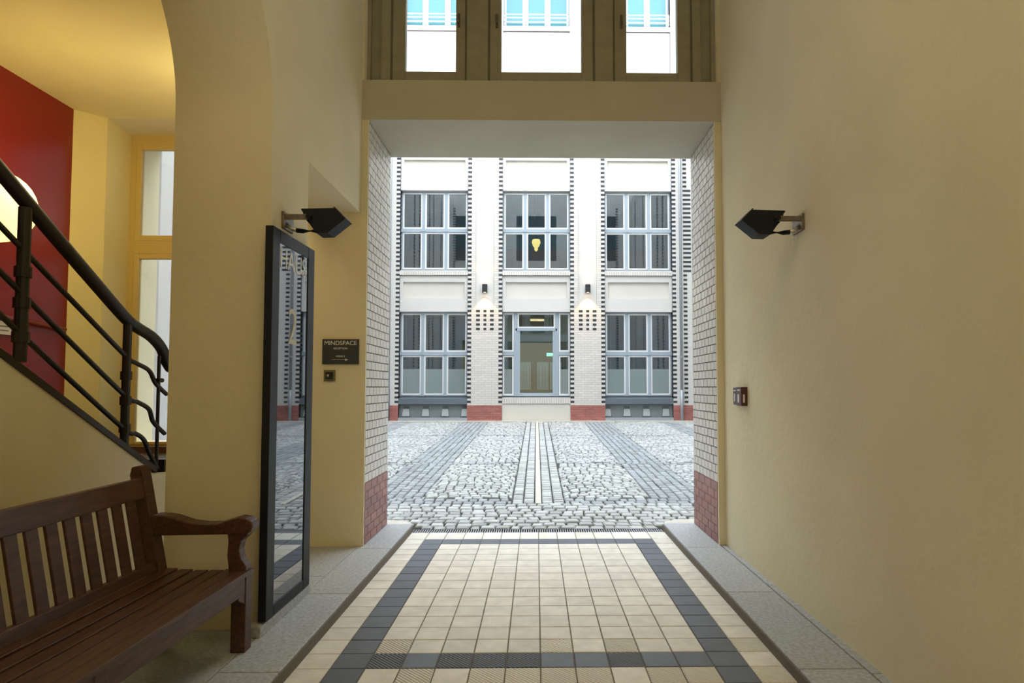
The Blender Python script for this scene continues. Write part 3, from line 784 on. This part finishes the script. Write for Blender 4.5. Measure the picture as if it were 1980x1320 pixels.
# railing
def pt(px, py, X=SX-.03): y, z = at_x(px, py, X); return (X, y, z)
rl = empty('stair_railing', pt(245, 855)); tag(rl, 'black steel stair railing with three thin rails and a curled handrail', 'railing'); L0 = tuple(rl.location)
def smooth(pts, n=5):
    P = [Vector(p) for p in pts]; out = []
    for i in range(len(P)-1):
        p0, p1, p2, p3 = P[max(i-1,0)], P[i], P[i+1], P[min(i+2,len(P)-1)]
        for k in range(n):
            t = k/n; out.append(.5*((2*p1)+(-p0+p2)*t+(2*p0-5*p1+4*p2-p3)*t*t+(-p0+3*p1-3*p2+p3)*t**3))
    return out + [P[-1]]
def ext(p, q, t): return tuple(Vector(p)+(Vector(p)-Vector(q))*t)
hand = [pt(*q) for q in ((0,330),(98,447),(180,543),(240,612),(262,631),(292,650),(312,673),(321,697),(330,712))]
hand = [ext(hand[0], hand[1], 4.5)] + hand
rel(MB().tube(smooth(hand), .042, 14, ry=.041), L0).build('handrail', M['rail'], rl, smooth=True)
for pts in (((0,436),(120,561),(240,685),(262,701),(288,716),(301,741),(322,762)), ((0,525),(120,645),(240,763),(266,777),(288,791),(296,815),(318,838)), ((0,608),(120,720),(240,829),(262,838),(278,850),(290,878),(306,908))):
    q = [pt(*p) for p in pts]; q = [ext(q[0], q[1], 4)] + q
    rel(MB().tube(smooth(q), .0165, 10), L0).build('rail', M['rail'], rl, smooth=True)
for (px, yt, yb, r) in ((45, 400, 700, .033), (245, 625, 866, .028), (308, 688, 905, .013)):
    a = pt(px, yt); b = pt(px - (3 if r > .02 else 6), yb)
    post = MB().tube([(a[0], (a[1]+b[1])/2, a[2]), (a[0], (a[1]+b[1])/2, b[2])], r, 12)
    if r > .02:
        for f in (.42, .62, .84): 
            z = a[2]+(b[2]-a[2])*f; post.tube([(a[0], (a[1]+b[1])/2, z-.03), (a[0], (a[1]+b[1])/2, z+.03)], r*1.3, 12)
    else:
        k = pt(304, 735); post.tube([(k[0]+.02, k[1]-.03, k[2]), (k[0]+.02, k[1]+.03, k[2])], .018, 10)
    rel(post, L0).build('post', M['rail'], rl, smooth=False)
a = pt(45, 400); 
for dy in (-1.0, -2.0):
    rel(MB().tube([(a[0], a[1]+dy, a[2]-dy*.565), (a[0], a[1]+dy, a[2]-dy*.565-.95)], .027, 12), L0).build('post', M['rail'], rl)
nk = pt(312, 900)
rel(MB().box(SX-.12, SX+.01, nk[1]-.03, nk[1]+.09, .93, nk[2]+.05), L0).build('base_block', M['rail'], rl)

# ================================================================== DOOR (open glass leaf against the left wall)
dx0, dx1, dy0, dy1, dz0, dz1 = XL+.008, XL+.058, 3.985, 4.735, .145, 2.61
dr = MB()
dr.box(dx0, dx1, dy0, dy0+.115, dz0, dz1).box(dx0, dx1, dy1-.125, dy1, dz0, dz1).box(dx0, dx1, dy0+.115, dy1-.125, dz1-.085, dz1).box(dx0, dx1, dy0+.115, dy1-.125, dz0, dz0+.07)
D = struct(dr, 'door_1', M['door_frame'], 'dark framed glass entrance door standing open against the left wall', bevel=.004)
MB().box(dx1-.012, dx1-.006, dy0+.115, dy1-.125, dz0+.07, dz1-.085).build('pane', M['door_glass'], D)
MB().box(dx0+.004, dx1-.02, dy0+.1, dy1-.1, dz0+.06, dz1-.07).build('backing', M['dark_void'], D)
def text(body, name, m, parent, size, loc, rot, extrude=.001, sx=1, align='CENTER', offset=0):
    c = bpy.data.curves.new(name, 'FONT'); c.body = body; c.size = size; c.extrude = extrude; c.align_x = align; c.align_y = 'CENTER'; c.offset = offset
    t = bpy.data.objects.new(name, c); COL.objects.link(t)
    dg = bpy.context.evaluated_depsgraph_get(); me = bpy.data.meshes.new_from_object(t.evaluated_get(dg))
    bpy.data.objects.remove(t); me.name = name; me.materials.clear(); me.materials.append(m)
    o = bpy.data.objects.new(name, me); COL.objects.link(o); o.parent = parent; o.location = loc; o.rotation_euler = rot; o.scale = (sx, 1, 1)
    return o
RX = (math.radians(90), 0, math.radians(90))
text('HAUS', 'lettering', M['glyph_grey'], D, .19, (dx1-.005, 4.345, 2.43), RX, sx=.98, offset=-.001)
text('2', 'lettering', M['glyph'], D, .35, (dx1-.005, 4.345, 1.985), RX, sx=.95, offset=-.001)
# stone sill under the leaf
struct(MB().box(XL-.03, XL+.05, 3.93, 4.78, PZ, .135), 'trim_6', M['granite'], 'stone ledge under the glass door', bevel=.004)

# ================================================================== SMALL FIXTURES
# sign
S0 = (-1.893, YF-.012, 1.932)
sg = empty('direction_sign', S0); tag(sg, 'black rectangular direction sign with grey lettering and arrow on left wall', 'sign')
MB().box(-.176, .176, -.006, .012, -.121, .121).build('plate', M['grey_box'], sg, bevel=.002)
RF = (math.radians(90), 0, 0)
text('MINDSPACE', 'lettering', M['glyph_grey'], sg, .058, (0, -.0075, .081), RF, extrude=.0006, offset=0)
text('RECEPTION', 'lettering', M['glyph_grey'], sg, .026, (0, -.0075, .030), RF, extrude=.0006, offset=0)
text('HAUS 2', 'lettering', M['glyph_grey'], sg, .026, (0, -.0075, -.045), RF, extrude=.0006, offset=0)
MB().box(-.082, .055, -.0078, -.006, -.0795, -.0765).prism([(.045, -.090), (.076, -.078), (.045, -.066)], 'y', -.0078, -.006).build('arrow', M['white_plastic'], sg)
# card reader
C0 = (-1.998, YF-.01, 1.70)
cr = empty('card_reader', C0); tag(cr, 'square brass framed key switch below the black direction sign', 'switch')
MB().box(-.055, .055, -.004, .01, -.055, .055).build('plate', M['reader_plate'], cr, bevel=.002)
MB().box(-.034, .034, -.012, -.004, -.034, .034).build('face', M['black_metal'], cr)
MB().box(-.022, .0, -.0135, -.012, -.010, .012).build('button', M['steel'], cr)
# key switches on the right wall
for nm, y0, y1, z0, z1, d, m, lab in (('key_switch', 5.665, 5.765, 1.43, 1.585, .035, 'grey_box', 'dark grey wall switch box beside the dark red one on right wall'),
                                     ('key_switch', 5.475, 5.615, 1.425, 1.59, .055, 'dark_red', 'dark red wall switch box on right wall near the portal')):
    c = (XR, (y0+y1)/2, (z0+z1)/2)
    k = empty(nm, c); tag(k, lab, 'switch')
    rel(MB().box(XR-d, XR+.005, y0, y1, z0, z1), c).build('housing', M[m], k, bevel=.004)
    w = y1-y0
    rel(MB().box(XR-d-.003, XR-d, y0+w*.35, y1-w*.35, z0+.03, z0+.10), c).build('slot', M['white_plastic'], k)
    rel(MB().box(XR-d-.002, XR-d, y0+w*.2, y1-w*.25, z1-.032, z1-.022), c).build('marking', M['white_plastic'], k)
    # the face towards the passage end also carries its slot
    rel(MB().box(XR-d*.72, XR-d*.42, y0-.003, y0, z0+.03, z0+.10), c).build('slot', M['white_plastic'], k)

# floodlights
def floodlight(s, xw, lab):
    yc = 4.36; X = lambda v: xw - s*v       # v = distance from the wall
    base = (xw, yc, 2.70); g = empty('wall_floodlight', base); tag(g, lab, 'lamp', 'wedge shaped wall floodlights of the passage')
    prof = [(X(.42), 2.735), (X(.345), 2.808), (X(.115), 2.802), (X(.13), 2.775), (X(.145), 2.755), (X(.155), 2.72), (X(.175), 2.70), (X(.22), 2.635), (X(.30), 2.637)]
    rel(MB().prism(prof, 'y', yc-.075, yc+.075), base).build('housing', M['lamp_metal'], g, bevel=.003)
    rel(MB().prism([(X(.424), 2.735), (X(.345), 2.815), (X(.335), 2.815), (X(.412), 2.735)], 'y', yc-.078, yc+.078), base).build('visor', M['black_metal'], g)
    for k in range(4):
        rel(MB().box(X(.118+.012*k), X(.135+.012*k), yc-.07, yc+.07, 2.790-.022*k, 2.796-.022*k), base).build('cooling_fin', M['black_metal'], g)
    rel(MB().box(X(0), X(.19), yc-.10, yc-.082, 2.722, 2.758), base).build('bracket_arm', M['bracket'], g, bevel=.003)
    rel(MB().tube([(X(.18), yc-.115, 2.74), (X(.18), yc-.06, 2.74)], .018, 12), base).build('pivot_bolt', M['lamp_metal'], g, smooth=False)
    rel(MB().box(X(.0), X(.018), yc-.11, yc+.06, 2.66, 2.775), base).build('wall_plate', M['bracket'], g, bevel=.003)
    rel(MB().tube([(X(.01), yc-.06, 2.70), (X(.05), yc-.06, 2.665), (X(.10), yc-.06, 2.655)], .014, 10), base).build('cable_gland', M['steel'], g, smooth=True)
    rel(MB().tube([(X(.085), yc-.06, 2.655), (X(.13), yc-.06, 2.650), (X(.22), yc-.06, 2.652)], .016, 10), base).build('conduit', M['lamp_metal'], g, smooth=True)
    return g
floodlight(-1, XL, 'dark wedge shaped floodlight on the left wall above the glass door')
floodlight(1, XR, 'dark wedge shaped floodlight on the bare right wall')

# drain grate
gr = empty('drain_grate', (0, 7.08, -.01)); tag(gr, 'narrow dark metal drain grate between the tiles and the cobbles', 'grate')
L0 = (0, 7.08, -.01)
rel(MB().box(-1.40, 1.45, 7.025, 7.185, -.08, -.05).box(-1.40, 1.45, 7.025, 7.035, -.08, -.002).box(-1.40, 1.45, 7.175, 7.185, -.08, -.002), L0).build('channel', M['black_metal'], gr)
bars = MB(); x = -1.39
while x < 1.44: bars.box(x, x+.012, 7.036, 7.174, -.02, -.002); x += .0255
rel(bars, L0).build('bars', M['pipe_metal'], gr, kind='stuff')

# ================================================================== BENCH
bn = empty('park_bench', (-1.95, 2.4, PZ)); tag(bn, 'dark brown slatted wooden bench standing in the arch at left', 'bench')
BL0 = (-1.95, 2.4, PZ)
def bp(mb, name, bev=.005, **kw): return rel(mb, BL0).build(name, M['wood'], bn, bevel=bev, **kw)
by0, by1 = 1.22, 3.80
xf, zs = -1.665, .530       # front face x, seat top
# legs (front), right end, middle and left end; rear posts lean back
def rear_x(z): return -2.16 - (z-.53)*.19 if z > .53 else -2.16 + (.53-z)*.05
for yc in (by1-.045, 2.505, by0+.045):
    w = .04
    end = yc != 2.505
    bp(MB().box(xf-.085, xf, yc-w, yc+w, PZ, .50), 'front_leg')
    prof = [(rear_x(PZ)-.07, PZ), (rear_x(PZ), PZ), (rear_x(.53), .53), (rear_x(1.12)+.0, 1.10), (rear_x(1.12)-.02, 1.135), (rear_x(1.12)-.065, 1.125), (rear_x(1.12)-.075, 1.08), (rear_x(.53)-.075, .53)]
    if not end: prof = [(p[0], min(p[1], .95)) for p in prof]
    bp(MB().prism(prof, 'y', yc-w, yc+w), 'rear_post')
    bp(MB().box(rear_x(.4)-.02, xf-.08, yc-.03, yc+.03, .38, .48), 'side_rail')
    if end:
        # arm support above the seat, hollowed on its front edge
        sup = [(xf-.10, .50), (xf-.004, .50), (xf-.006, .56), (xf-.035, .60), (xf-.047, .65), (xf-.035, .70), (xf+.0, .735), (xf+.0, .775), (xf-.12, .775), (xf-.11, .70), (xf-.115, .62)]
        bp(MB().prism(sup, 'y', yc-w+.004, yc+w-.004), 'arm_support')
        arm = [(rear_x(.8)+.01, .735), (xf-.06, .742), (xf-.01, .738), (xf+.022, .755), (xf+.035, .785), (xf+.025, .815), (xf-.01, .832), (xf-.05, .838), (xf-.10, .825), (xf-.17, .803), (xf-.25, .800), (xf-.34, .812), (xf-.43, .842), (xf-.48, .850), (rear_x(.85)+.005, .852)]
        bp(MB().prism(arm, 'y', yc-.05, yc+.05), 'armrest', .008)
for k in range(6):
    a = xf + .012 - k*.0895; top = zs - .012*math.sin(math.pi*min(1, k/5))
    bp(MB().box(a-.078, a, by0+.003 if k else by0+.0, by1-.003, top-.024, top), 'seat_slat', .004)
for q0, q1 in ((by0+.085, by0+.16), (2.385, 2.465), (2.545, 2.625), (by1-.16, by1-.085)):
    h0, h1 = (.345, .385) if q0 in (2.545, by0+.085) else (.385, .345)
    bp(MB().hexa([(xf-.034,q0,h0),(xf-.006,q0,h0),(xf-.006,q1,h1),(xf-.034,q1,h1)], [(xf-.034,q0,.42),(xf-.006,q0,.42),(xf-.006,q1,.42),(xf-.034,q1,.42)]), 'corner_bracket', .003)
ap = [(by0+.08, .40), (by1-.085, .40), (by1-.085, .505), (by0+.08, .505)]
bp(MB().prism(ap, 'x', xf-.03, xf-.004), 'apron')
bp(MB().box(-2.20, -2.165, by0+.08, by1-.08, .40, .50), 'rear_apron')
# back: top rail, lower rail, vertical slats
def back_hexa(za, zb_, ya, yb, t=.028, off=0):
    xa, xb = rear_x(za)-.012+off, rear_x(zb_)-.012+off
    return MB().hexa([(xa-t,ya,za),(xa,ya,za),(xa,yb,za),(xa-t,yb,za)], [(xb-t,ya,zb_),(xb,ya,zb_),(xb,yb,zb_),(xb-t,yb,zb_)])
bp(back_hexa(.95, 1.062, by0+.06, by1-.07, .035), 'top_rail')
bp(back_hexa(.53, .585, by0+.06, by1-.07, .035), 'lower_rail')
y = 3.60
while y > by0+.1:
    bp(back_hexa(.575, .96, y-.036, y+.036, .016, -.008), 'back_slat', .003); y -= .1165
